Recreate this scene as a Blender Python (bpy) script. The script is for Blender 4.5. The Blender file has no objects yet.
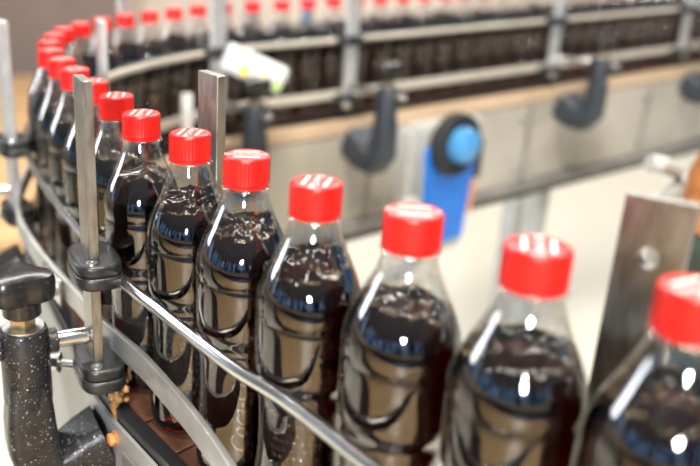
import bpy, bmesh, math, random
from mathutils import Vector, Matrix, noise
random.seed(11)
S = 0.001                      # everything below is written in millimetres
scene = bpy.context.scene
C = scene.collection

# ------------------------------------------------------------------ camera
cam = bpy.data.cameras.new('camera'); camo = bpy.data.objects.new('camera', cam); C.objects.link(camo)
camo.location = (0, 0, 0.353)
camo.rotation_euler = (math.pi / 2 - 0.358, 0, 0)
cam.sensor_width = 36; cam.sensor_fit = 'HORIZONTAL'
cam.lens = 36 * 818.4 / 700
cam.shift_x = (350 - 185.6) / 700
cam.clip_start = 0.02; cam.clip_end = 60
cam.dof.use_dof = True; cam.dof.focus_distance = 0.56; cam.dof.aperture_fstop = 4.0
scene.camera = camo
scene.view_settings.view_transform = 'Standard'
scene.view_settings.look = 'None'
scene.view_settings.exposure = -0.15
scene.view_settings.gamma = 1.0
scene.cycles.transparent_max_bounces = 32
scene.cycles.max_bounces = 16
scene.cycles.transmission_bounces = 14

# ------------------------------------------------------------------ world: the hall around the line
world = bpy.data.worlds.new('hall'); scene.world = world; world.use_nodes = True
nt = world.node_tree; nt.nodes.clear()
def N(t, tree=None, **kw):
    n = (tree or nt).nodes.new(t)
    for k, v in kw.items(): setattr(n, k, v)
    return n
tc = N('ShaderNodeTexCoord'); sep = N('ShaderNodeSeparateXYZ')
nt.links.new(tc.outputs['Generated'], sep.inputs[0])
mp = N('ShaderNodeMapping'); mp.inputs['Scale'].default_value = (15, 15, 1.5)
nt.links.new(tc.outputs['Generated'], mp.inputs[0])
nz = N('ShaderNodeTexNoise'); nz.inputs['Scale'].default_value = 1.6; nz.inputs['Detail'].default_value = 3
nt.links.new(mp.outputs[0], nz.inputs['Vector'])
people = N('ShaderNodeValToRGB')
cr = people.color_ramp; cr.elements[0].position = 0.40; cr.elements[0].color = (.03, .025, .025, 1)
cr.elements[1].position = 0.62; cr.elements[1].color = (1.3, 1.4, 1.5, 1)
e = cr.elements.new(0.50); e.color = (.03, .04, .06, 1)
e = cr.elements.new(0.56); e.color = (.12, .85, 1.9, 1)
nt.links.new(nz.outputs['Fac'], people.inputs['Fac'])
elev = N('ShaderNodeValToRGB'); er = elev.color_ramp
er.elements[0].position = 0.0; er.elements[0].color = (.85, .66, .42, 1)
er.elements[1].position = 1.0; er.elements[1].color = (.42, .43, .45, 1)
for p, c in ((.47, (.85, .66, .42, 1)), (.50, (.10, .09, .08, 1)), (.60, (.16, .15, .15, 1)), (.66, (.20, .205, .215, 1))):
    e = er.elements.new(p); e.color = c
half = N('ShaderNodeMath', operation='MULTIPLY_ADD'); half.inputs[1].default_value = .5; half.inputs[2].default_value = .5
nt.links.new(sep.outputs['Z'], half.inputs[0]); nt.links.new(half.outputs[0], elev.inputs['Fac'])
band = N('ShaderNodeValToRGB'); br = band.color_ramp
br.elements[0].position = .475; br.elements[0].color = (0, 0, 0, 1)
br.elements[1].position = .60; br.elements[1].color = (0, 0, 0, 1)
for p, v in ((.50, 1), (.57, 1)):
    e = br.elements.new(p); e.color = (v, v, v, 1)
nt.links.new(half.outputs[0], band.inputs['Fac'])
mx = N('ShaderNodeMix', data_type='RGBA')
nt.links.new(band.outputs[0], mx.inputs['Factor']); nt.links.new(elev.outputs[0], mx.inputs['A']); nt.links.new(people.outputs[0], mx.inputs['B'])
bg = N('ShaderNodeBackground'); bg.inputs['Strength'].default_value = 0.9
wo = N('ShaderNodeOutputWorld')
nt.links.new(mx.outputs['Result'], bg.inputs['Color']); nt.links.new(bg.outputs[0], wo.inputs[0])

# ------------------------------------------------------------------ hall lights and added fill lamps
def area(name, loc, target, sx, sy, power, col=(1, 1, 1)):
    l = bpy.data.lights.new(name, 'AREA'); l.shape = 'RECTANGLE'; l.size = sx; l.size_y = sy; l.energy = power; l.color = col
    o = bpy.data.objects.new(name, l); C.objects.link(o); o.location = loc
    o.rotation_euler = (Vector(target) - Vector(loc)).to_track_quat('-Z', 'Y').to_euler()
    return o
area('hall_spotlamp', (-0.9, -5.0, 1.45), (0.3, 1.0, 0), .46, .46, 500, (.94, .97, 1))
area('hall_and_fill_lamp', (-0.6, 3.6, 2.9), (0.3, 1.0, 0), 2.6, .35, 100, (1, .99, .96))
area('hall_and_fill_lamp', (1.8, 4.2, 3.0), (0.6, 1.4, 0), 2.6, .35, 120, (1, .99, .96))
area('hall_and_fill_lamp', (2.6, 1.4, 3.2), (1.0, 1.8, -.8), 2.0, 2.0, 34, (1, .97, .92))
area('hall_and_fill_lamp', (2.0, 6.6, 3.4), (2.6, 9.0, .6), 5.0, .5, 230, (1, .95, .90))  # added fill that brightens the back wall, not a known fixture
area('hall_window', (-3.0, 2.3, 1.0), (0.2, 0.7, 0), .7, 1.4, 45, (.92, .96, 1))
area('hall_and_fill_lamp', (0.0, -0.7, 3.9), (0.0, -1.6, -.85), 1.6, 1.6, 480, (1, .93, .80))  # added fill on the unseen floor behind the camera, for bottle reflections

# ------------------------------------------------------------------ materials
def material(name, base, rough=.5, metal=0.0, spec=.5, coat=0.0, vary=0.0, vscale=30, rvary=0.0, bump=0.0, bscale=200, stretch=None, specks=None, color2=None):
    m = bpy.data.materials.new(name); m.use_nodes = True
    t = m.node_tree; b = t.nodes['Principled BSDF']
    b.inputs['Base Color'].default_value = (*base, 1); b.inputs['Roughness'].default_value = rough
    b.inputs['Metallic'].default_value = metal; b.inputs['Specular IOR Level'].default_value = spec
    b.inputs['Coat Weight'].default_value = coat
    co = N('ShaderNodeTexCoord', t)
    src = co.outputs['Object']
    if stretch:
        mm = N('ShaderNodeMapping', t); mm.inputs['Scale'].default_value = stretch
        t.links.new(src, mm.inputs[0]); src = mm.outputs[0]
    if vary or rvary:
        n = N('ShaderNodeTexNoise', t); n.inputs['Scale'].default_value = vscale; n.inputs['Detail'].default_value = 5
        t.links.new(src, n.inputs['Vector'])
        if vary:
            r = N('ShaderNodeValToRGB', t)
            c2 = color2 or tuple(max(0, c * (1 - vary)) for c in base)
            r.color_ramp.elements[0].position = .35; r.color_ramp.elements[0].color = (*c2, 1)
            r.color_ramp.elements[1].position = .62; r.color_ramp.elements[1].color = (*base, 1)
            t.links.new(n.outputs['Fac'], r.inputs['Fac']); col = r.outputs['Color']
            if specks:
                n2 = N('ShaderNodeTexNoise', t); n2.inputs['Scale'].default_value = specks[0]; n2.inputs['Detail'].default_value = 2
                t.links.new(co.outputs['Object'], n2.inputs['Vector'])
                r2 = N('ShaderNodeValToRGB', t); r2.color_ramp.elements[0].position = specks[1]; r2.color_ramp.elements[0].color = (0, 0, 0, 1)
                r2.color_ramp.elements[1].position = specks[1] + .04; r2.color_ramp.elements[1].color = (1, 1, 1, 1)
                t.links.new(n2.outputs['Fac'], r2.inputs['Fac'])
                mi = N('ShaderNodeMix', t, data_type='RGBA'); mi.inputs['B'].default_value = (*specks[2], 1)
                t.links.new(r2.outputs[0], mi.inputs['Factor']); t.links.new(col, mi.inputs['A']); col = mi.outputs['Result']
            t.links.new(col, b.inputs['Base Color'])
        if rvary:
            k = N('ShaderNodeMapRange', t); k.inputs['To Min'].default_value = max(0, rough - rvary); k.inputs['To Max'].default_value = min(1, rough + rvary)
            t.links.new(n.outputs['Fac'], k.inputs['Value']); t.links.new(k.outputs[0], b.inputs['Roughness'])
    if bump:
        n3 = N('ShaderNodeTexNoise', t); n3.inputs['Scale'].default_value = bscale; n3.inputs['Detail'].default_value = 3
        t.links.new(src, n3.inputs['Vector'])
        bp = N('ShaderNodeBump', t); bp.inputs['Strength'].default_value = bump; bp.inputs['Distance'].default_value = .001
        t.links.new(n3.outputs['Fac'], bp.inputs['Height']); t.links.new(bp.outputs[0], b.inputs['Normal'])
    return m

M = {}
M['cap'] = material('red_cap_plastic', (.66, .008, .006), .30, spec=.5)
M['print'] = material('white_cap_print', (.92, .88, .86), .4)
M['steel'] = material('brushed_steel', (.62, .62, .61), .28, 1, vary=.22, vscale=18, rvary=.10, stretch=(1, 1, 6))
M['rail'] = material('polished_rail_steel', (.74, .74, .73), .22, 1, vary=.12, vscale=60, rvary=.06)
M['flat'] = material('matt_aluminium_strip', (.56, .56, .54), .46, .85, vary=.18, vscale=40, rvary=.08)
M['beige'] = material('pale_beige_rail', (.60, .55, .46), .42, .25, vary=.12, vscale=30)
M['pale'] = material('pale_zinc_bar', (.66, .66, .65), .42, .7, vary=.2, vscale=60)
M['bar'] = material('worn_steel_bar', (.40, .39, .36), .38, 1, vary=.35, vscale=90, rvary=.12, stretch=(2, 2, .5))
M['zinc'] = material('zinc_bolt', (.66, .66, .64), .3, 1, vary=.2, vscale=200)
M['brass'] = material('brass_nut', (.55, .45, .28), .3, 1, vary=.3, vscale=150)
M['plastic'] = material('black_clamp_plastic', (.018, .018, .02), .32, vary=.5, vscale=120, rvary=.12, bump=.25, bscale=900)
M['speckled'] = material('speckled_black_casting', (.014, .014, .016), .30, vary=.4, vscale=90, rvary=.12, bump=.4, bscale=700, specks=(620, .67, (.55, .53, .50)))
M['casting'] = material('blue_black_casting', (.030, .038, .05), .42, vary=.3, vscale=60)
M['knob'] = material('black_knob_plastic', (.016, .015, .015), .25, vary=.3, vscale=120, rvary=.08)
M['chain'] = material('brown_chain_plastic', (.16, .07, .04), .22, vary=.4, vscale=60, rvary=.08)
M['wear'] = material('black_wear_strip', (.012, .012, .014), .3)
M['panel'] = material('stained_steel_panel', (.52, .48, .41), .55, .35, vary=.16, vscale=6, rvary=.08)
M['flange'] = material('tan_flange', (.62, .45, .30), .45, .1, vary=.2, vscale=8)
M['grey'] = material('grey_paint', (.52, .52, .50), .45, .2, vary=.15, vscale=20)
M['sheet'] = material('grey_sheet_steel', (.36, .36, .35), .45, .5, vary=.25, vscale=14)
M['pipe'] = material('dull_pipe', (.36, .34, .31), .4, .6, vary=.3, vscale=20)
M['blue'] = material('blue_motor_paint', (.015, .17, .62), .4, vary=.15, vscale=40)
M['lightblue'] = material('light_blue_plastic', (.07, .28, .56), .3, vary=.2, vscale=50)
M['rubber'] = material('black_rubber', (.015, .016, .018), .55)
M['white'] = material('white_housing', (.60, .60, .61), .35, vary=.05)
M['yellow'] = material('yellow_button', (.85, .62, .10), .4)
M['green'] = material('green_lamp_lens', (.35, .62, .10), .3)
M['floor'] = material('cream_floor', (.58, .545, .455), .45, vary=.10, vscale=1.3, rvary=.1)
M['wall'] = material('beige_wall', (.80, .70, .60), .8, vary=.10, vscale=2.5)
M['taupe'] = material('taupe_wall', (.30, .225, .19), .7, vary=.12, vscale=1.5)
M['wood'] = material('tan_wood', (.72, .45, .22), .6, vary=.25, vscale=9, stretch=(.3, 4, 1))
M['orange'] = material('orange_cable', (.75, .33, .12), .5)
M['rust'] = material('rust_orange_paint', (.55, .20, .05), .6, vary=.4, vscale=40)
M['olive'] = material('dark_green_paint', (.03, .04, .03), .4)
M['residue'] = material('dried_residue', (.38, .20, .07), .5, vary=.7, vscale=300, bump=.6, bscale=500)

def shell_material():
    m = bpy.data.materials.new('clear_bottle_plastic'); m.use_nodes = True; t = m.node_tree; t.nodes.clear()
    o = N('ShaderNodeOutputMaterial', t); mix = N('ShaderNodeMixShader', t); tr = N('ShaderNodeBsdfTransparent', t)
    gl = N('ShaderNodeBsdfGlossy', t); fr = N('ShaderNodeFresnel', t)
    fr.inputs['IOR'].default_value = 1.7; gl.inputs['Roughness'].default_value = .015
    tr.inputs['Color'].default_value = (.965, .965, .96, 1); gl.inputs['Color'].default_value = (1, 1, 1, 1)
    co = N('ShaderNodeTexCoord', t); n = N('ShaderNodeTexNoise', t); n.inputs['Scale'].default_value = 70; n.inputs['Detail'].default_value = 1
    bp = N('ShaderNodeBump', t); bp.inputs['Strength'].default_value = .12; bp.inputs['Distance'].default_value = .001
    t.links.new(co.outputs['Object'], n.inputs['Vector']); t.links.new(n.outputs['Fac'], bp.inputs['Height'])
    t.links.new(bp.outputs[0], gl.inputs['Normal']); t.links.new(bp.outputs[0], fr.inputs['Normal'])
    geo = N('ShaderNodeNewGeometry', t); ior = N('ShaderNodeMapRange', t)
    ior.inputs['To Min'].default_value = 1.78; ior.inputs['To Max'].default_value = 1 / 1.78
    t.links.new(geo.outputs['Backfacing'], ior.inputs['Value']); t.links.new(ior.outputs[0], fr.inputs['IOR'])
    t.links.new(fr.outputs[0], mix.inputs[0]); t.links.new(tr.outputs[0], mix.inputs[1]); t.links.new(gl.outputs[0], mix.inputs[2])
    t.links.new(mix.outputs[0], o.inputs[0]); return m
M['shell'] = shell_material()
def liquid_material():
    m = bpy.data.materials.new('cola_liquid'); m.use_nodes = True; t = m.node_tree; t.nodes.clear()
    o = N('ShaderNodeOutputMaterial', t); g = N('ShaderNodeBsdfGlass', t); g.inputs['IOR'].default_value = 1.34; g.inputs['Roughness'].default_value = 0
    va = N('ShaderNodeVolumeAbsorption', t); va.inputs['Color'].default_value = (.55, .16, .02, 1); va.inputs['Density'].default_value = 190
    t.links.new(g.outputs[0], o.inputs['Surface']); t.links.new(va.outputs[0], o.inputs['Volume']); return m
M['liquid'] = liquid_material()
M['bubble'] = material('amber_bubbles', (.92, .70, .38), .05, vary=.4, vscale=400)
M['bubble'].node_tree.nodes['Principled BSDF'].inputs['Transmission Weight'].default_value = .7

# ------------------------------------------------------------------ mesh helpers (mm in, metres out)
def new(): return bmesh.new()
def obj(name, bm, mat, parent=None, smooth=38, mesh_only=False):
    bmesh.ops.recalc_face_normals(bm, faces=bm.faces)
    bmesh.ops.scale(bm, vec=(S, S, S), verts=bm.verts)
    me = bpy.data.meshes.new(name); bm.to_mesh(me); bm.free()
    if smooth:
        for p in me.polygons: p.use_smooth = True
        me.set_sharp_from_angle(angle=math.radians(smooth))
    for mm in (mat if isinstance(mat, (list, tuple)) else [mat]): me.materials.append(mm)
    o = bpy.data.objects.new(name, me); C.objects.link(o)
    if parent: o.parent = parent
    return o
def tag(o, label, cat, group=None):
    o['label'] = label; o['category'] = cat
    if group: o['group'] = group
    return o
def thing(name, label, cat, loc=(0, 0, 0), rz=0, group=None):
    o = bpy.data.objects.new(name, None); C.objects.link(o); o.empty_display_size = .02
    o.location = [c * S for c in loc]; o.rotation_euler = (0, 0, rz)
    return tag(o, label, cat, group)
def structure(name, bm, mat, smooth=30):
    o = obj(name, bm, mat, None, smooth); o['kind'] = 'structure'; return o
def dup(root, loc, rz, label, group=None):
    r = root.copy(); C.objects.link(r); r.location = [c * S for c in loc]; r.rotation_euler = (0, 0, rz); r['label'] = label
    if group: r['group'] = group
    for ch in list(root.children):
        c = ch.copy(); C.objects.link(c); c.parent = r
        for g in ch.children:
            d = g.copy(); C.objects.link(d); d.parent = c
    return r
def box(bm, c, s, rz=0, bev=0, seg=2, rot=None):
    v = bmesh.ops.create_cube(bm, size=1)['verts']
    bmesh.ops.scale(bm, vec=s, verts=v)
    if bev:
        ed = list({e for q in v for e in q.link_edges})
        r = bmesh.ops.bevel(bm, geom=ed, offset=bev, segments=seg, profile=.6, affect='EDGES')
        v = list({q for f in r['faces'] for q in f.verts} | {q for q in v if q.is_valid})
    if rot is not None: bmesh.ops.rotate(bm, verts=v, cent=(0, 0, 0), matrix=rot)
    if rz: bmesh.ops.rotate(bm, verts=v, cent=(0, 0, 0), matrix=Matrix.Rotation(rz, 3, 'Z'))
    bmesh.ops.translate(bm, vec=c, verts=v); return v
def ring_lathe(bm, prof, seg=40, c=(0, 0, 0), rfun=None, close=True):
    rings = []
    for (r, z) in prof:
        if r <= 1e-6: rings.append([bm.verts.new((c[0], c[1], c[2] + z))]); continue
        ring = []
        for k in range(seg):
            a = 2 * math.pi * k / seg; rr = r + (rfun(k, r, z) if rfun else 0)
            ring.append(bm.verts.new((c[0] + rr * math.cos(a), c[1] + rr * math.sin(a), c[2] + z)))
        rings.append(ring)
    for A, B in zip(rings, rings[1:]):
        for k in range(seg):
            j = (k + 1) % seg
            a = [A[k % len(A)], A[j % len(A)]]; b = [B[j % len(B)], B[k % len(B)]]
            vs = []
            for q in a + b:
                if q not in vs: vs.append(q)
            if len(vs) >= 3: bm.faces.new(vs)
    return rings
def cyl(bm, p0, p1, r, seg=24, bev=0):
    p0, p1 = Vector(p0), Vector(p1); L = (p1 - p0).length
    b = min(bev, L / 3, r / 2)
    prof = [(0, 0), (r - b, 0), (r, b), (r, L - b), (r - b, L), (0, L)] if b else [(0, 0), (r, 0), (r, L), (0, L)]
    n0 = len(bm.verts); ring_lathe(bm, prof, seg); bm.verts.ensure_lookup_table()
    v = bm.verts[n0:]
    q = (p1 - p0).to_track_quat('Z', 'Y').to_matrix()
    bmesh.ops.rotate(bm, verts=v, cent=(0, 0, 0), matrix=q); bmesh.ops.translate(bm, vec=p0, verts=v)
def prism(bm, pts, z0, z1, bev=0):
    bot = [bm.verts.new((x, y, z0)) for x, y in pts]
    f = bm.faces.new(bot)
    r = bmesh.ops.extrude_face_region(bm, geom=[f])
    tv = [g for g in r['geom'] if isinstance(g, bmesh.types.BMVert)]
    bmesh.ops.translate(bm, vec=(0, 0, z1 - z0), verts=tv)
    if bev:
        hor = [e for e in {e for q in bot + tv for e in q.link_edges} if abs(e.verts[0].co.z - e.verts[1].co.z) < 1e-6]
        bmesh.ops.bevel(bm, geom=hor, offset=bev, segments=3, profile=.6, affect='EDGES')
def sweep(bm, pts, section, up=Vector((0, 0, 1)), cap=True, scales=None):
    pts = [Vector(p) for p in pts]; rings = []
    for i, p in enumerate(pts):
        t = (pts[min(i + 1, len(pts) - 1)] - pts[max(i - 1, 0)]).normalized()
        s = up.cross(t).normalized(); w = t.cross(s).normalized(); k = scales[i] if scales else 1
        rings.append([bm.verts.new(p + s * a * k + w * b * k) for a, b in section])
    n = len(section)
    for A, B in zip(rings, rings[1:]):
        for k in range(n): bm.faces.new((A[k], A[(k + 1) % n], B[(k + 1) % n], B[k]))
    if cap: bm.faces.new(rings[0]); bm.faces.new(rings[-1])
def circle(r, n=14): return [(r * math.cos(2 * math.pi * k / n), r * math.sin(2 * math.pi * k / n)) for k in range(n)]
def rrect(w, h, r, n=4):
    o = []
    for cx, cy, a0 in ((w / 2 - r, h / 2 - r, 0), (-w / 2 + r, h / 2 - r, 90), (-w / 2 + r, -h / 2 + r, 180), (w / 2 - r, -h / 2 + r, 270)):
        for k in range(n + 1):
            a = math.radians(a0 + 90 * k / n); o.append((cx + r * math.cos(a), cy + r * math.sin(a)))
    return o
def hexbolt(bm, c, d, r, h):
    c = Vector(c); d = Vector(d).normalized(); n0 = len(bm.verts)
    ring_lathe(bm, [(0, 0), (r * 1.25, 0), (r * 1.25, 1.2), (r * 1.1, 1.4)], 24)
    ring_lathe(bm, [(r, 1.2), (r, h - 1), (r * .85, h), (0, h)], 6)
    bm.verts.ensure_lookup_table(); v = bm.verts[n0:]
    bmesh.ops.rotate(bm, verts=v, cent=(0, 0, 0), matrix=d.to_track_quat('Z', 'Y').to_matrix()); bmesh.ops.translate(bm, vec=c, verts=v)
def smooth_curve(P, n):
    """Catmull-Rom through P, then n points evenly spaced."""
    P = [Vector(p) for p in P]; out = []
    for i in range(len(P) - 1):
        a, b, c, d = P[max(i - 1, 0)], P[i], P[i + 1], P[min(i + 2, len(P) - 1)]
        for k in range(12):
            t = k / 12
            out.append(.5 * ((2 * b) + (c - a) * t + (2 * a - 5 * b + 4 * c - d) * t * t + (3 * b - a - 3 * c + d) * t ** 3))
    out.append(P[-1])
    acc = [0]
    for a, b in zip(out, out[1:]): acc.append(acc[-1] + (b - a).length)
    res = []; j = 0
    for k in range(n):
        s = acc[-1] * k / (n - 1)
        while j < len(acc) - 2 and acc[j + 1] < s: j += 1
        f = (s - acc[j]) / max(1e-9, acc[j + 1] - acc[j]); res.append(out[j].lerp(out[j + 1], f))
    return res, acc[-1]

# ------------------------------------------------------------------ the line of bottles (x, y on the chain, mm)
SPOTS = [(197, 286), (153, 330), (111, 376), (71, 425), (37, 481), (3, 538), (-33, 600), (-57, 669), (-84, 736), (-108, 802),
         (-130, 868), (-152, 935), (-164, 1005), (-169, 1075), (-166, 1143), (-151, 1208), (-126, 1270), (-95, 1330),
         (-59, 1386), (-20, 1439), (22, 1489), (70, 1532), (124, 1567), (182, 1597)]
d = Vector((.8457, .5337))
q = Vector(SPOTS[-1])
while len(SPOTS) < 48:
    q = q + d * 64.2; SPOTS.append((q.x, q.y))
pts = [(270, 190)] + SPOTS + [(SPOTS[-1][0] + 300, SPOTS[-1][1] + 189)]
PATH, LEN = smooth_curve([(x, y, 0) for x, y in pts], 700)
for _ in range(40):
    PATH = [PATH[0]] + [(a + 2 * b + c) / 4 for a, b, c in zip(PATH, PATH[1:], PATH[2:])] + [PATH[-1]]
def tangent(i): return (PATH[min(i + 1, 699)] - PATH[max(i - 1, 0)]).normalized()
def outward(i): t = tangent(i); return Vector((-t.y, t.x, 0))      # away from the inside of the bend
def offset(i, o, z): p = PATH[i] + outward(i) * o; return Vector((p.x, p.y, z))
def near(x, y): return min(range(700), key=lambda i: (PATH[i].x - x) ** 2 + (PATH[i].y - y) ** 2)

# ------------------------------------------------------------------ setting
def floor_zone():
    # cream screed under the line; unseen dark, tan and slate bands added for bottle reflections
    t = M['floor'].node_tree; b = t.nodes['Principled BSDF']; old = b.inputs['Base Color'].links[0].from_socket
    co = N('ShaderNodeTexCoord', t); se = N('ShaderNodeSeparateXYZ', t); t.links.new(co.outputs['Object'], se.inputs[0])
    st = N('ShaderNodeMath', t, operation='LESS_THAN'); st.inputs[1].default_value = .25; t.links.new(se.outputs['Y'], st.inputs[0])
    st2 = N('ShaderNodeMath', t, operation='LESS_THAN'); st2.inputs[1].default_value = -.35; t.links.new(se.outputs['Y'], st2.inputs[0])
    zone = N('ShaderNodeMix', t, data_type='RGBA'); zone.inputs['A'].default_value = (.035, .033, .032, 1); zone.inputs['B'].default_value = (.60, .40, .20, 1)
    t.links.new(st2.outputs[0], zone.inputs['Factor'])
    mi = N('ShaderNodeMix', t, data_type='RGBA'); t.links.new(zone.outputs['Result'], mi.inputs['B'])
    s2 = N('ShaderNodeMath', t, operation='LESS_THAN'); s2.inputs[1].default_value = -2.7; t.links.new(se.outputs['Y'], s2.inputs[0])
    m2 = N('ShaderNodeMix', t, data_type='RGBA'); m2.inputs['B'].default_value = (.03, .045, .08, 1)
    t.links.new(st.outputs[0], mi.inputs['Factor']); t.links.new(old, mi.inputs['A']); t.links.new(s2.outputs[0], m2.inputs['Factor']); t.links.new(mi.outputs['Result'], m2.inputs['A']); t.links.new(m2.outputs['Result'], b.inputs['Base Color'])
FLOOR = -850
bm = new(); box(bm, (1500, 4000, FLOOR - 50), (24000, 22000, 100)); structure('floor', bm, M['floor'])
floor_zone()
bm = new(); box(bm, (4000, 9000, 1000), (18000, 120, 3700)); structure('wall_back', bm, M['wall'])
bm = new(); box(bm, (-3200, 6600, 1000), (5400, 160, 3700)); box(bm, (-900, 6515, 1000), (40, 20, 3700)); structure('wall_left', bm, M['taupe'])

# ------------------------------------------------------------------ conveyor
conv = thing('conveyor_frame', 'steel conveyor frame with beige side panels curving round under all the bottles', 'conveyor', (0, 0, 0))
IDX = list(range(0, 700, 4))
def ribbon(o0, o1, z0, z1, idx=IDX):
    bm = new(); sec = None; rings = []
    for i in idx:
        rings.append([bm.verts.new(offset(i, o0, z0)), bm.verts.new(offset(i, o1, z0)), bm.verts.new(offset(i, o1, z1)), bm.verts.new(offset(i, o0, z1))])
    for A, B in zip(rings, rings[1:]):
        for k in range(4): bm.faces.new((A[k], A[(k + 1) % 4], B[(k + 1) % 4], B[k]))
    bm.faces.new(rings[0]); bm.faces.new(rings[-1]); return bm
iturn = near(-164, 1075)
obj('wear_strip', ribbon(32, 43, -14, 1), M['wear'], conv)
obj('wear_strip', ribbon(-43, -32, -14, 1), M['wear'], conv)
obj('chain_bed', ribbon(-44, 44, -40, -14), M['wear'], conv)
obj('side_panel', ribbon(44, 47, -190, -8), M['sheet'], conv)
iback = near(-60, 1390)
BACK = [i for i in IDX if i >= near(-164, 1040)]
NEARI = [i for i in IDX if i <= near(-164, 1075)]
obj('top_flange', ribbon(-84, -58, -30, -6, BACK), M['flange'], conv)
obj('wear_strip', ribbon(-58, -43, -34, -5, BACK), M['wear'], conv)
obj('side_panel', ribbon(-84, -78, -225, -34, BACK), M['panel'], conv)
obj('side_panel', ribbon(-50, -44, -190, -8, NEARI), M['panel'], conv)
bm = new(); sweep(bm, [offset(i, -88, -232) for i in BACK], circle(13, 12)); obj('bottom_pipe', bm, M['pipe'], conv)
obj('lower_lip', ribbon(-88, -70, -262, -246, BACK), M['wear'], conv)
def panel_hardware():
    for i in (near(760, 1965), near(1180, 2230), near(330, 1690)):
        p = offset(i, -85, -130); t = tangent(i)
        bm = new(); box(bm, p, (14, 3, 180), rz=math.atan2(t.y, t.x)); obj('panel_seam', bm, M['pipe'], conv)
        for z in (-70, -190):
            for du in (-30, 30):
                bm = new(); q = offset(i, -84.5, z) + t * du; hexbolt(bm, q, -outward(i), 7, 6); obj('panel_bolt', bm, M['zinc'], conv)
panel_hardware()
# legs down to the floor
for (x, y) in ((300, 1660), (900, 2040), (-60, 640)):
    i = near(x, y)
    for o in (-34, 34):
        p = offset(i, o, (FLOOR - 190) / 2); t = tangent(i)
        bm = new(); box(bm, p, (40, 40, -190 - FLOOR + 150), rz=math.atan2(t.y, t.x), bev=3); obj('leg', bm, M['grey'], conv)

# slat chain that carries the bottles
chain = thing('slat_chain', 'brown plastic slat chain running under the bottles', 'conveyor chain')
PITCH = 46.0
def chain_plates():
    step = LEN / 699; n = int(LEN / PITCH)
    outl = []
    for k in range(-4, 5):
        outl.append((-PITCH / 2 + 1.2 + 4 * (1 - (k / 4) ** 2) - 4, 31 * k / 4))
    right = [(x + PITCH - 2.4, y) for x, y in reversed(outl)]
    bm = new(); prism(bm, outl + right, -6, -.2, .7); proto = obj('chain_plate', bm, M['chain'], chain)
    first = True; cnt = 0
    for k in range(n):
        i = min(699, int((k + .5) * PITCH / step))
        if PATH[i].x > 1760: break
        if cnt >= 99: break
        o = proto if first else proto.copy()
        if not first: C.objects.link(o)
        first = False; cnt += 1
        o.location = PATH[i] * S; t = tangent(i); o.rotation_euler = (0, 0, math.atan2(t.y, t.x))
chain_plates()

# ------------------------------------------------------------------ guide rails
def tube_rail(name, pts, r, mat, label):
    bm = new(); sweep(bm, pts, circle(r, 16)); return tag(obj(name, bm, mat, None, 60), label, 'guide rail')
OUT_T = [(240, 150), (113, 299), (88, 333), (56, 388), (29, 424), (9, 456), (-17, 501), (-46, 552), (-97, 673), (-134, 767), (-163, 851), (-193, 962), (-206, 1069), (-199, 1150), (-183, 1222)]
OUT_T += [tuple(offset(i, 35.5, 0).xy) for i in range(near(-166, 1290 - 40) + 6, 700, 10)]
cv, L0 = smooth_curve([(x, y, 109) for x, y in OUT_T], 420)
tube_rail('guide_rail', cv, 4.2, M['rail'], 'round polished steel guide rail sweeping along the front of the near bottles')
INN = [offset(i, -35.5, 146) for i in range(near(15, 515), 700, 3)]
bm = new(); sweep(bm, INN, rrect(9, 10, 3)); tag(obj('guide_rail', bm, M['beige'], None, 60), 'upper pale steel guide rail along the back row of bottles', 'guide rail')
INL = [offset(i, -35.5, 39) for i in range(near(-164, 1040), 700, 3)]
bm = new(); sweep(bm, INL, rrect(7, 17, 2)); tag(obj('guide_rail', bm, M['beige'], None, 60), 'lower pale steel guide rail along the back row, just above the conveyor edge', 'guide rail')
FLAT = [(40, 330), (32, 380), (23, 412), (5, 458), (-13, 496), (-32, 534), (-65, 588), (-94, 645), (-122, 699), (-152, 764), (-180, 838), (-197, 918), (-205, 1000), (-205, 1075), (-192, 1150), (-172, 1215)]
cv2, L1 = smooth_curve([(x, y, 49) for x, y in FLAT], 150)
flat = tag(obj('guide_rail', (lambda b: (sweep(b, cv2, rrect(5, 20, .8, 2)), b)[1])(new()), M['flat'], None, 40),
           'flat steel strip guide rail on edge below the round rail', 'guide rail')

# splice plate bolted to the strip
def splice(x, y):
    i = min(range(150), key=lambda k: (cv2[k].x - x) ** 2 + (cv2[k].y - y) ** 2)
    t = (cv2[i + 1] - cv2[i - 1]).normalized(); o = Vector((-t.y, t.x, 0)); rz = math.atan2(t.y, t.x)
    r = thing('splice_plate', 'small bolted steel splice plate on the flat strip rail behind the black knob', 'plate', tuple(cv2[i] + o * 4.6 + Vector((0, 0, -3))), rz)
    bm = new(); box(bm, (0, 0, 0), (52, 4, 24), bev=.6); obj('plate', bm, M['steel'], r)
    for u in (-15, 14):
        bm = new(); hexbolt(bm, (u, 2, 0), (0, 1, 0), 5.5, 7); obj('hex_bolt', bm, M['zinc'], r)
splice(-116, 690)

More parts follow.
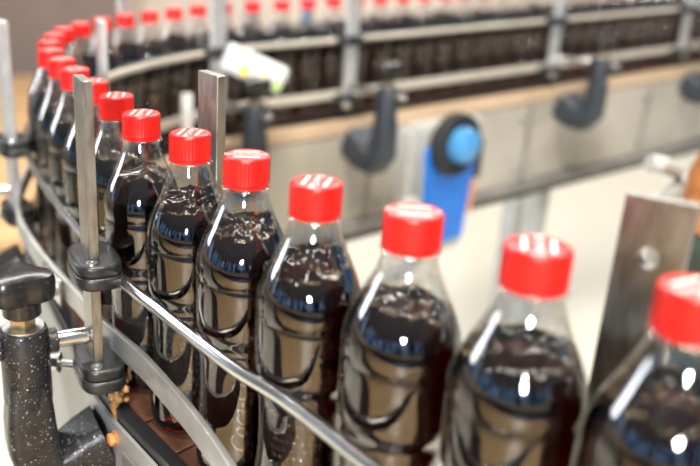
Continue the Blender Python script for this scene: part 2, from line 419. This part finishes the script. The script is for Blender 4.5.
# ------------------------------------------------------------------ posts that carry the rails (local x along the rail, y towards the bottles)
def stadium(L, W, cut=0):
    o = []
    for k in range(13):
        a = math.pi * (k / 12); o.append((-L / 2 + W * .0 + 0, 0)) if False else None
    n = 22
    for k in range(n):
        a = 2 * math.pi * k / n; c, s = math.cos(a), math.sin(a)
        o.append((L / 2 * math.copysign(abs(c) ** .62, c), W / 2 * math.copysign(abs(s) ** .62, s)))
    return o
def rail_post(zc, top, label, loc, rz, tube_y=14, lower=True, width=30, group='rail posts along the conveyor', mat='bar'):
    r = thing('rail_post', label, 'post', loc, rz, group)
    z0 = 24 if lower else -30
    bm = new(); box(bm, (0, 0, (top + z0) / 2), (width, 7.5, top - z0), bev=.5, seg=1); obj('bar', bm, M[mat], r)
    def clamp(name, z, h, scr=True):
        bm = new()
        prism(bm, [(x, y + 3) for x, y in stadium(58, 37)], z - h / 2, z + .2, 2.5)
        prism(bm, [(x, y + 3) for x, y in stadium(56, 35.5)], z - .1, z + h / 2, 3)
        c = obj(name, bm, M['plastic'], r)
        bm = new(); ring_lathe(bm, [(0, z + h / 2 + .2), (2.2, z + h / 2 + .2), (2.4, z + h / 2 + 1.4), (4.2, z + h / 2 + 1.4), (4.6, z + h / 2 - .5)], 20, (20, -3, 0)); obj('socket_screw', bm, M['zinc'], c)
        return c
    clamp('rail_clamp', zc, 19)
    if lower:
        c = clamp('rail_clamp', 31, 20)
        bm = new(); hexbolt(bm, (-24, -23, 25), (-.5, -1, 0), 6.6, 9); cyl(bm, (-23.5, -22.5, 25), (-12, -4, 25), 3.4, 12); obj('hex_bolt', bm, M['zinc'], c)
    return r
def frame_at(i, inner=False):
    t = tangent(i)
    if inner: return math.atan2(t.y, t.x)
    return math.atan2(-t.y, -t.x)          # local +y then points at the bottles
RZ_NEAR = math.atan2(-.945, .33)
POST = rail_post(116, 256, 'square-topped flat steel post in sharp focus beside the black star knob', (-71, 564, 0), RZ_NEAR)
i_l = near(-148, 945)
p = offset(i_l, 53, 0)
def copy_post(src, i, o, label, inner, group='rail posts along the conveyor'):
    p = offset(i, o, 0); t = tangent(i)
    return dup(src, tuple(p), frame_at(i, inner), label, group)
rail_post(114, 256, 'blurred pale steel post at the left edge on the outside of the bend', tuple(offset(i_l, 52.5, 0)), frame_at(i_l) + .25, mat='pale')

def inner_post(label, loc, rz, hole=False, top=255, mat='bar'):
    r = rail_post(146, top, label, loc, rz, lower=False, mat=mat)
    return r
INPOST = inner_post('flat brownish steel post behind the third and fourth sharp bottles', (19, 589, 0), math.atan2(.95, -.46))

# ------------------------------------------------------------------ brackets (local x along the rail, y towards the conveyor)
def bracket(label, loc, rz, mat='speckled', Y=-53, dz=0, arm=59, drop=0, thick=1.0):
    r = thing('support_bracket', label, 'bracket', loc, rz, 'rail brackets along the conveyor')
    bm = new(); A = arm / 59
    ring_lathe(bm, [(0, 12), (18.3, 12), (18.8, 14), (18.4, 70), (17.5, 73), (15.5, 74), (0, 74)], 36, (0, Y, 0))
    sweep(bm, [(0, Y + .01, 30), (0, Y, 12), (0, Y - .5, -6), (0, Y, -24), (0, Y + 5, -44 - drop * .7), (0, Y + 17, -54 - drop), (0, Y + 32 * A, -50 - drop), (0, Y + 46 * A, -41 - drop * .8), (0, Y + 59 * A, -36 - drop * .6)],
          rrect(36, 38, 8), up=Vector((1, 0, 0)), scales=[.86, .95, 1.05, 1.1, 1.14 * thick ** .5, 1.16 * thick, 1.16 * thick, 1.2 * thick, 1.28 * thick])
    for yy in (Y + 17, Y - 25):
        cyl(bm, (0, yy, 59), (0, yy + 8, 59), 9.5, 24, 1)
    obj('casting', bm, M[mat], r)
    bm = new(); cyl(bm, (0, -4, 59), (0, Y - 43, 59), 6.6, 24, .6); obj('rod', bm, M['rail'], r)
    bm = new(); ring_lathe(bm, [(0, 73.8), (15.5, 73.8), (15.5, 75.2), (0, 75.2)], 32, (0, Y, 0)); obj('washer', bm, M['zinc'], r)
    bm = new(); ring_lathe(bm, [(0, 75), (10, 75), (10, 85), (0, 85)], 6, (0, Y, 0)); obj('hex_nut', bm, M['brass'], r)
    k = new()
    ring_lathe(k, [(0, 84), (12.5, 84), (14.5, 85.5), (14.5, 97), (11, 99)], 32, (0, Y, 0))
    def lobes(i, rr, z): return 4.2 * math.cos(3 * (2 * math.pi * i / 48 + .9)) * (rr / 22)
    ring_lathe(k, [(0, 96), (16, 96), (21, 99), (22, 103), (22, 114), (20.5, 117.5), (16, 119), (9, 119.6), (0, 119.6)], 48, (0, Y, 0), lobes)
    obj('star_knob', k, M['knob'], r)
    return r
BR = bracket('black speckled bracket with star knob and rod in the lower left foreground', (-71, 564, 0), RZ_NEAR)
dup(BR, tuple(offset(i_l, 52, 0)), frame_at(i_l), 'black support bracket at the left edge outside the bend, mostly cut off')
# posts on the inside of the line
def holed_bar(name, w, th, z0, z1, zh, rh, mat, parent):
    bm = new(); n = 24; sides = []
    for y in (-th / 2, th / 2):
        cir = [bm.verts.new((rh * math.cos(2 * math.pi * k / n), y, zh + rh * math.sin(2 * math.pi * k / n))) for k in range(n)]
        sq = []
        for k in range(n):
            c, s_ = math.cos(2 * math.pi * k / n), math.sin(2 * math.pi * k / n); m = max(abs(c), abs(s_))
            sq.append(bm.verts.new((w / 2 * c / m, y, zh + w / 2 * s_ / m)))
        for k in range(n): bm.faces.new((cir[k], cir[(k + 1) % n], sq[(k + 1) % n], sq[k]))
        sides.append(cir)
    for k in range(n): bm.faces.new((sides[0][k], sides[0][(k + 1) % n], sides[1][(k + 1) % n], sides[1][k]))
    # edges of the square zone
    for sx in (-1, 1):
        pass
    box(bm, (0, 0, (z1 + zh + w / 2) / 2), (w, th, z1 - zh - w / 2)); box(bm, (0, 0, (z0 + zh - w / 2) / 2), (w, th, zh - w / 2 - z0))
    for sx in (-1, 1): 
        v = [bm.verts.new((sx * w / 2, a * th / 2, zh + b * w / 2)) for a, b in ((-1, -1), (1, -1), (1, 1), (-1, 1))]; bm.faces.new(v)
    bmesh.ops.remove_doubles(bm, verts=bm.verts, dist=.01)
    return obj(name, bm, mat, parent, 30)
HP = thing('rail_post', 'dark brownish flat post with a round bolt hole at the right edge of the picture', 'post', (216, 352, 0), math.atan2(.69, -.72), 'rail posts along the conveyor')
holed_bar('bar', 29, 7.5, -30, 238, 210, 5.2, M['bar'], HP)
i_in = near(-150, 922)
INTHIN = rail_post(146, 255, 'thin pale steel post rising among the red caps at the inside of the left bend', tuple(offset(i_in, -56, 0)), frame_at(i_in, True), lower=False, mat='pale')
BACKPOST = rail_post(146, 255, 'pale post holding the back rails behind the white sensor box', (57, 1456, 0), math.atan2(.5337, .8457), lower=True, mat='pale')
for loc, lab in (((324, 1625, 0), 'pale post holding the back rails left of the blue motor, above the hooked bracket'),
                 ((873, 1971, 0), 'pale post holding the back rails right of the blue motor'),
                 ((1359, 2279, 0), 'pale post holding the back rails at the top right corner')):
    dup(BACKPOST, loc, math.atan2(.5337, .8457), lab)
FAR = None
for (x, y), sh, lab in (((57, 1456), 0, 'dark bracket with knob under the white sensor box on the back line'),
                        ((324, 1625), -6, 'dark hooked bracket with knob on the back line, left of the blue motor'),
                        ((873, 1971), 20, 'dark hooked bracket with knob on the back line, right of the blue motor'),
                        ((1359, 2279), 0, 'dark bracket at the far right end of the back line, cut by the edge')):
    loc = (x + .8457 * sh, y + .5337 * sh, 0); rz = math.atan2(.5337, .8457)
    if FAR is None: FAR = bracket(lab, loc, rz, 'casting', Y=-112, arm=78, drop=16, thick=1.4)
    else: dup(FAR, loc, rz, lab)
# posts on the far side of the back row, only their tops show between the caps
for (x, y), lab in (((-72, 1392), 'pale post top behind the back row caps, leftmost one'),
                    ((150, 1580), 'pale post top behind the back row caps, above the white sensor box')):
    i = near(x, y); dup(INTHIN, tuple(offset(i, 52, 0)), frame_at(i, False), lab)
t = thing('short_post', 'short white post standing on the inner flange between two sharp red caps', 'post', (2, 1376, -6), .2)
bm = new(); box(bm, (0, 0, 48), (20, 12, 96), bev=3); obj('bar', bm, M['white'], t)
bm = new(); box(bm, (0, 0, 2), (40, 30, 4), bev=1); obj('foot_plate', bm, M['grey'], t)

# white photo sensor clamped beside the back rail
t = thing('photo_sensor', 'white sensor box with yellow buttons on the back line, behind the brownish post', 'sensor', (117, 1408, 127), 0)
rot = Matrix.Rotation(math.radians(24), 3, 'Y')
bm = new(); box(bm, (0, 0, 0), (112, 34, 46), bev=6, seg=3, rot=rot); obj('housing', bm, M['white'], t)
for u, mt, nm in ((-16, 'yellow', 'button'), (18, 'yellow', 'button'), (46, 'green', 'lamp')):
    bm = new(); c = rot @ Vector((u, -17, -10)); cyl(bm, c, c + Vector((0, -5, 0)), 9 if nm == 'button' else 7, 20, 1); obj(nm, bm, M[mt], t)
bm = new(); c = rot @ Vector((56, 0, -8)); cyl(bm, c, c + rot @ Vector((7, 0, 0)), 13, 20, 1); obj('lens_ring', bm, M['knob'], t)
bm = new(); cyl(bm, (-40, 15, 10), (-52, 60, 10), 8, 16, 1); obj('mount_arm', bm, M['pale'], t)

# blue drive motor under the back line (local x along the line, -y towards the viewer)
t = thing('drive_motor', 'blue drive motor with black ring and light blue cap hung on the beige side panel', 'motor', (527, 1733, -75), math.atan2(.5337, .8457))
bm = new(); prism(bm, [(-82, -66), (66, -66), (74, -44), (74, 10), (40, 50), (-60, 50), (-90, 10), (-90, -44)], -225, 0, 8)
for v in bm.verts:
    if v.co.z < -100: v.co.x = v.co.x * .76
bmesh.ops.translate(bm, vec=(14, 0, 0), verts=bm.verts); obj('casing', bm, M['blue'], t)
bm = new(); prism(bm, [(-84, -40), (-80, -54), (98, -54), (108, -38), (108, 40), (-84, 40)], -250, 46, 6)
for v in bm.verts:
    if v.co.z < -100: v.co.x = v.co.x * .72 + 2
obj('cast_housing', bm, M['grey'], t)
bm = new(); sweep(bm, [(58 * math.cos(a), -72, 58 * math.sin(a)) for a in [2 * math.pi * k / 40 for k in range(41)]], rrect(20, 26, 6), up=Vector((0, 1, 0)), cap=False); obj('fan_ring', bm, M['rubber'], t)
bm = new(); cyl(bm, (0, -60, 0), (0, -82, 0), 50, 36, 4); obj('ring_plate', bm, M['rubber'], t)
bm = new(); ring_lathe(bm, [(0, 0), (38, 0), (38, 16), (34, 26), (20, 33), (0, 35)], 36)
bmesh.ops.rotate(bm, verts=bm.verts, cent=(0, 0, 0), matrix=Matrix.Rotation(math.pi / 2, 3, 'X')); bmesh.ops.translate(bm, vec=(4, -80, 2), verts=bm.verts); obj('end_cap', bm, M['lightblue'], t)
bm = new(); box(bm, (-112, -30, -60), (26, 60, 200), bev=4); obj('mounting_plate', bm, M['grey'], t)
bm = new(); box(bm, (-116, -66, -130), (38, 26, 60), bev=6); obj('terminal_box', bm, M['white'], t)
bm = new(); box(bm, (126, -20, -56), (26, 36, 90), bev=5); obj('junction_box', bm, M['rubber'], t)
bm = new(); sweep(bm, [(126, -28, -95), (127, -30, -120), (125, -29, -150), (126, -28, -185)], circle(7, 10)); obj('cable', bm, M['orange'], t)
bm = new(); cvp, _ = smooth_curve([(-10, -20, -228), (-40, -30, -262), (-120, -60, -268), (-205, -60, -285), (-228, -60, -340), (-230, -60, -560), (-230, -60, FLOOR + 75)], 40)
sweep(bm, cvp, circle(15, 14)); obj('drain_pipe', bm, M['grey'], t)

# right edge, inside the loop
t = thing('pump_column', 'dark green column with rusty orange top at the right edge behind the dark post', 'machine', (735, 1010, FLOOR), 0)
bm = new(); ring_lathe(bm, [(0, 0), (70, 0), (70, 20), (52, 24), (52, 640), (78, 660), (84, 720), (84, 800), (70, 830), (0, 832)], 36); obj('body', bm, M['olive'], t)
bm = new(); ring_lathe(bm, [(70, 828), (76, 832), (76, 900), (64, 940), (0, 944)], 36); obj('top_cover', bm, M['rust'], t)
bm = new(); cvp, _ = smooth_curve([(712, 1150, FLOOR), (712, 1150, -300), (714, 1150, -46), (726, 1150, -6), (724, 1150, 16), (697, 1150, 28), (674, 1150, 32)], 40); sweep(bm, cvp, circle(13, 14))
tag(obj('bent_pipe', bm, M['grey'], None, 60), 'pale grey bent pipe behind the dark post with the hole', 'pipe')
bm = new(); cyl(bm, (252, 1760, FLOOR), (252, 1760, 330), 9, 16); tag(obj('air_pipe', bm, M['lightblue'], None, 60), 'blue vertical pipe behind the back row of bottles', 'pipe')

# timber pallet on the floor at the left
t = thing('wooden_pallet', 'tan wooden pallet boards on the floor at the left behind the bend', 'pallet', (-1250, 4400, FLOOR), 0)
for k in range(18):
    bm = new(); box(bm, (0, -1600 + k * 190, 150), (1500, 165, 30), bev=3, seg=1); obj('deck_board', bm, M['wood'], t)
for x in (-650, 0, 650):
    bm = new(); box(bm, (x, 0, 67), (100, 3420, 134)); obj('stringer', bm, M['wood'], t)

# dried syrup under the lower clamp
rz_ = random.Random(3); bm = new()
pp = [Vector((-54 + rz_.uniform(-2, 2), 553 + rz_.uniform(-2, 2), 22 - k * 7)) for k in range(14)]
sweep(bm, pp, circle(2.6, 8), up=Vector((1, 0, 0)), scales=[rz_.uniform(.6, 1.5) for _ in pp])
for k in range(14): bmesh.ops.create_icosphere(bm, subdivisions=1, radius=rz_.uniform(1.5, 4), matrix=Matrix.Translation(Vector((-52 + rz_.uniform(-6, 6), 553 + rz_.uniform(-5, 5), 16 + rz_.uniform(-8, 6)))))
o = obj('syrup_residue', bm, M['residue'], conv, 60); o['kind'] = 'stuff'
bm = new(); hexbolt(bm, offset(near(-14, 568), 46.5, -22), outward(near(-14, 568)), 5, 6); obj('rusty_bolt', bm, M['rust'], conv)
i = near(25, 500); t_ = tangent(i); bm = new(); p = offset(i, 48.5, -62); box(bm, p, (120, 4, 78), rz=math.atan2(t_.y, t_.x), bev=1.5); obj('cover_plate', bm, M['pipe'], conv)
bm = new(); p = offset(i, 51.2, -52); box(bm, p, (46, 2, 6), rz=math.atan2(t_.y, t_.x), bev=.8); obj('slot', bm, M['rail'], conv)

# ------------------------------------------------------------------ bottles
def spline_profile():
    P = [(0, 6), (10, 5), (18, 2.5), (24, .4), (27.3, 1.2), (29.2, 4), (30.2, 10), (30.2, 20), (29.6, 29), (28.2, 38), (26.9, 48), (26.4, 60), (26.4, 76), (26.7, 86), (27.4, 92), (27.5, 96), (26.9, 100), (27.2, 103), (28.6, 106.8), (29.75, 110),
         (30.15, 113.5), (30.3, 118), (30.3, 136), (30.1, 143.2), (29.7, 145), (29.95, 146.4), (30.4, 148.5), (30.45, 152), (29.9, 157), (28.5, 163), (26.4, 169), (23.8, 175), (21.0, 181), (18.4, 187), (16.1, 192.5), (14.5, 197.5), (13.5, 202)]
    return P
PROF = spline_profile()
def dense(P, sub=2):
    out = []
    for i in range(len(P) - 1):
        a, b, c, d_ = P[max(i - 1, 0)], P[i], P[i + 1], P[min(i + 2, len(P) - 1)]
        for k in range(sub):
            t = k / sub
            out.append(tuple(.5 * (2 * b[j] + (c[j] - a[j]) * t + (2 * a[j] - 5 * b[j] + 4 * c[j] - d_[j]) * t * t + (3 * b[j] - a[j] - 3 * c[j] + d_[j]) * t ** 3) for j in (0, 1)))
    out.append(P[-1]); return [(max(0, r), z) for r, z in out]
def radius(z):
    Q = [p for p in PROF if True]
    for a, b in zip(Q[4:], Q[5:]):
        if a[1] <= z <= b[1]: return a[0] + (b[0] - a[0]) * (z - a[1]) / max(1e-6, b[1] - a[1])
    return Q[-1][0]
def shell_mesh():
    bm = new()
    ring_lathe(bm, dense(PROF, 2) + [(13.2, 203), (15.2, 203.3), (15.6, 204), (15.2, 204.7), (13.0, 205), (12.5, 214)], 56)
    ring_lathe(bm, [(radius(z) - .9, z) for z in range(160, 202, 4)] + [(12.4, 205)], 56)      # inner wall of the empty neck
    # raised dots on two faces of the waist
    for a0 in (0, math.pi):
        for row in range(11):
            for col in range(7):
                z = 34 + row * 5.6; a = a0 + (col - 3 + (row % 2) * .5) * .155
                r = radius(z) - .1
                c = Vector((r * math.cos(a), r * math.sin(a), z))
                m = Matrix.Translation(c) @ Matrix.Rotation(a, 4, 'Z') @ Matrix.Diagonal((1.4, 1.45, 1.45, 1))
                bmesh.ops.create_icosphere(bm, subdivisions=1, radius=1, matrix=m)
    # shallow flutes beside them
    return bm
def liquid_mesh(seed, fill, tilt):
    bm = new(); g = .45
    zz = [z for r, z in dense(PROF, 2) if 6 < z < fill - 4]
    prof = [(0, 6.5), (20, 4.5), (26.5, 3.5)] + [(radius(z) - g, z) for z in zz if z > 5]
    rings = ring_lathe(bm, prof, 48)
    last = rings[-1]; zl = prof[-1][1]
    def top(x, y, rr):
        h = fill + tilt[0] * x + tilt[1] * y + 5.5 * noise.noise(Vector((x * .09 + seed * 7, y * .09, seed))) + 2.4 * noise.noise(Vector((x * .22, y * .22 + seed * 3, seed)))
        return h
    prev = last
    # rim of the wavy surface climbs the wall
    rim = []
    for k in range(48):
        a = 2 * math.pi * k / 48; z = fill
        for _ in range(4):
            r = radius(z) - g; z = max(zl + .6, top(r * math.cos(a), r * math.sin(a), r) + 1.2)
        r = radius(z) - g; rim.append(bm.verts.new((r * math.cos(a), r * math.sin(a), z)))
    lay = [rim]
    for f in (.93, .8, .62, .44, .26, .12):
        ring = []
        for k in range(48):
            v = rim[k].co; x, y = v.x * f, v.y * f; ring.append(bm.verts.new((x, y, max(zl - 3, top(x, y, 0)))))
        lay.append(ring)
    cen = bm.verts.new((0, 0, top(0, 0, 0)))
    for A, B in zip([prev] + lay, lay):
        for k in range(48): bm.faces.new((A[k], A[(k + 1) % 48], B[(k + 1) % 48], B[k]))
    for k in range(48): bm.faces.new((lay[-1][k], lay[-1][(k + 1) % 48], cen))
    return bm, rim, lay
def bubbles_mesh(seed, rimco, fill):
    rnd = random.Random(seed); bm = new()
    def ball(c, r, sub=1): bmesh.ops.create_icosphere(bm, subdivisions=sub, radius=r, matrix=Matrix.Translation(c))
    for k in range(110):                               # ring of bubbles where the surface meets the wall
        v = rimco[rnd.randrange(len(rimco))]; f = rnd.uniform(.72, .968) ** .5; ball((v.x * f, v.y * f, v.z + rnd.uniform(-.2, .9)), .25 + .75 * rnd.random() ** 2)
    for k in range(60):                               # drops left on the wall above
        z = fill + 22 * rnd.random() ** 1.6 + 1; a = rnd.uniform(0, 2 * math.pi); r = radius(z) - 1.5
        ball((r * math.cos(a), r * math.sin(a), z), rnd.uniform(.25, .75))
    for k in range(10):
        a = rnd.uniform(0, 6.28); r = rnd.uniform(2, 14); ball((r * math.cos(a), r * math.sin(a), fill + .4), rnd.uniform(.5, 1.3))
    return bm
def cap_mesh():
    bm = new()
    def ridge(k, r, z): return -.6 if (k % 3 == 0 and 208 < z < 221.9 and r > 14) else 0
    ring_lathe(bm, [(12.8, 207.0), (14.1, 207.0), (14.35, 207.8), (14.4, 208.6), (14.4, 221.6), (14.3, 222.2), (13.8, 223.3), (12.8, 223.9), (12, 224), (0, 224)], 132, rfun=ridge)
    return bm
def band_mesh():
    bm = new(); ring_lathe(bm, [(13, 204.9), (14.3, 204.9), (14.4, 205.3), (14.3, 206.7), (13, 206.7)], 60); return bm
def text_mesh(txt, size, shear=.3, extrude=.0):
    cu = bpy.data.curves.new('lettering', 'FONT'); cu.body = txt; cu.size = size; cu.shear = shear; cu.align_x = 'CENTER'; cu.align_y = 'CENTER'; cu.extrude = extrude; cu.resolution_u = 3
    o = bpy.data.objects.new('lettering', cu); C.objects.link(o)
    dg = bpy.context.evaluated_depsgraph_get(); me = bpy.data.meshes.new_from_object(o.evaluated_get(dg))
    bm = new(); bm.from_mesh(me); bpy.data.objects.remove(o); bpy.data.curves.remove(cu); bpy.data.meshes.remove(me)
    return bm
def print_mesh():
    bm = text_mesh('Coca-Cola', 6.2); bmesh.ops.translate(bm, vec=(0, 0, 224.06), verts=bm.verts)
    for (y, w, h) in ((6.0, 16, 1.8), (-6.0, 16, 1.8)):
        vs = [bm.verts.new((sx * w / 2, y + sy * h / 2, 224.06)) for sx, sy in ((-1, -1), (1, -1), (1, 1), (-1, 1))]; bm.faces.new(vs)
    return bm
def emboss_mesh():
    out = new()
    for a0 in (math.pi / 2,):
        bm = text_mesh('Coca-Cola', 15, .35, .35)
        for v in bm.verts:                                   # runs up the waist, wrapped on its curve
            u, w, h = v.co.x, v.co.y, v.co.z
            z = 62 + u; a = a0 - w / 26.5; r = radius(min(max(z, 8), 120)) + .25 + h
            v.co = (r * math.cos(a), r * math.sin(a), z)
        me = bpy.data.meshes.new('tmp'); bm.to_mesh(me); bm.free(); out.from_mesh(me); bpy.data.meshes.remove(me)
    return out

def make_bottle(seed, fill, tilt):
    r = thing('cola_bottle', 'x', 'bottle', (0, 0, 0))
    if not hasattr(make_bottle, 'shared'):
        s = obj('bottle_shell', shell_mesh(), M['shell'], None, 60); c = obj('cap', cap_mesh(), M['cap'], None, 50)
        p = obj('cap_print', print_mesh(), M['print'], None, 0); b = obj('tamper_band', band_mesh(), M['cap'], None, 40); e_ = obj('embossed_lettering', emboss_mesh(), M['shell'], None, 40)
        make_bottle.shared = (s, c, p, b, e_); first = True
    else: first = False
    parts = []
    for o in make_bottle.shared:
        if not first: o = o.copy(); C.objects.link(o)
        parts.append(o)
    s, c, p, b, e_ = parts
    for o in (s, c, b): o.parent = r
    p.parent = c; e_.parent = s
    bm, rim, lay = liquid_mesh(seed, fill, tilt); rc = [v.co.copy() for v in rim]
    lq = obj('cola', bm, M['liquid'], r, 50)
    f = obj('bubbles', bubbles_mesh(seed, rc, fill), M['bubble'], lq, 60); f['kind'] = 'stuff'
    return r
VAR = [make_bottle(1, 174, (.10, .05)), make_bottle(2, 176, (-.18, .10)), make_bottle(3, 172, (.05, -.06)), make_bottle(4, 178, (-.05, -.16))]
FRONT = ['nearest blurred cola bottle, cut off by the right edge of the picture',
         'large blurred red-capped cola bottle in the front row, second from the right edge',
         'red-capped cola bottle in the front row, third from the right edge',
         'red-capped cola bottle in the middle of the front row, fourth from the right edge',
         'sharp red-capped cola bottle fifth from the right, in front of the brownish flat post',
         'sharp red-capped cola bottle sixth from the right, just left of the brownish flat post',
         'sharp red-capped cola bottle seventh from the right, second to the right of the square-topped post',
         'red-capped cola bottle nearest the right side of the square-topped steel post',
         'red-capped cola bottle whose cap is half hidden behind the top of the square-topped steel post',
         'red-capped cola bottle just left of the square-topped post, foremost of the left cluster']
ORD = ['first', 'second', 'third', 'fourth', 'fifth', 'sixth', 'seventh', 'eighth', 'ninth', 'tenth', 'eleventh', 'twelfth', 'thirteenth', 'fourteenth', 'fifteenth', 'sixteenth',
       'seventeenth', 'eighteenth', 'nineteenth', 'twentieth', 'twenty-first', 'twenty-second', 'twenty-third', 'twenty-fourth', 'twenty-fifth', 'twenty-sixth', 'twenty-seventh', 'twenty-eighth', 'twenty-ninth', 'thirtieth']
used = set()
pick = [0, 2, 0, 1, 3, 1, 3, 2]
rot = [0.4, 1.2, 2.9, -1.95, -3.2, -1.85, -1.75, -1.6]   # dotted or lettered face of each front bottle as in the photograph
rr = random.Random(5)
for k, (x, y) in enumerate(SPOTS):
    v = pick[k] if k < len(pick) else rr.randrange(4)
    a = rot[k] if k < len(rot) else rr.uniform(0, 6.28)
    if k < 10: lab = FRONT[k]; g = 'bottles in the front row'
    elif k < 20: lab = 'blurred red-capped cola bottle on the left bend, %s behind the front row' % ORD[k - 10]; g = 'bottles round the bend'
    else: lab = 'far cola bottle behind the pale back rails, %s from left in the back row' % ORD[k - 20]; g = 'bottles in the back row'
    if v not in used:
        used.add(v); o = VAR[v]; o.location = (x * S, y * S, 0); o.rotation_euler = (0, 0, a); o['label'] = lab; o['group'] = g
    else: dup(VAR[v], (x, y, 0), a, lab, g)
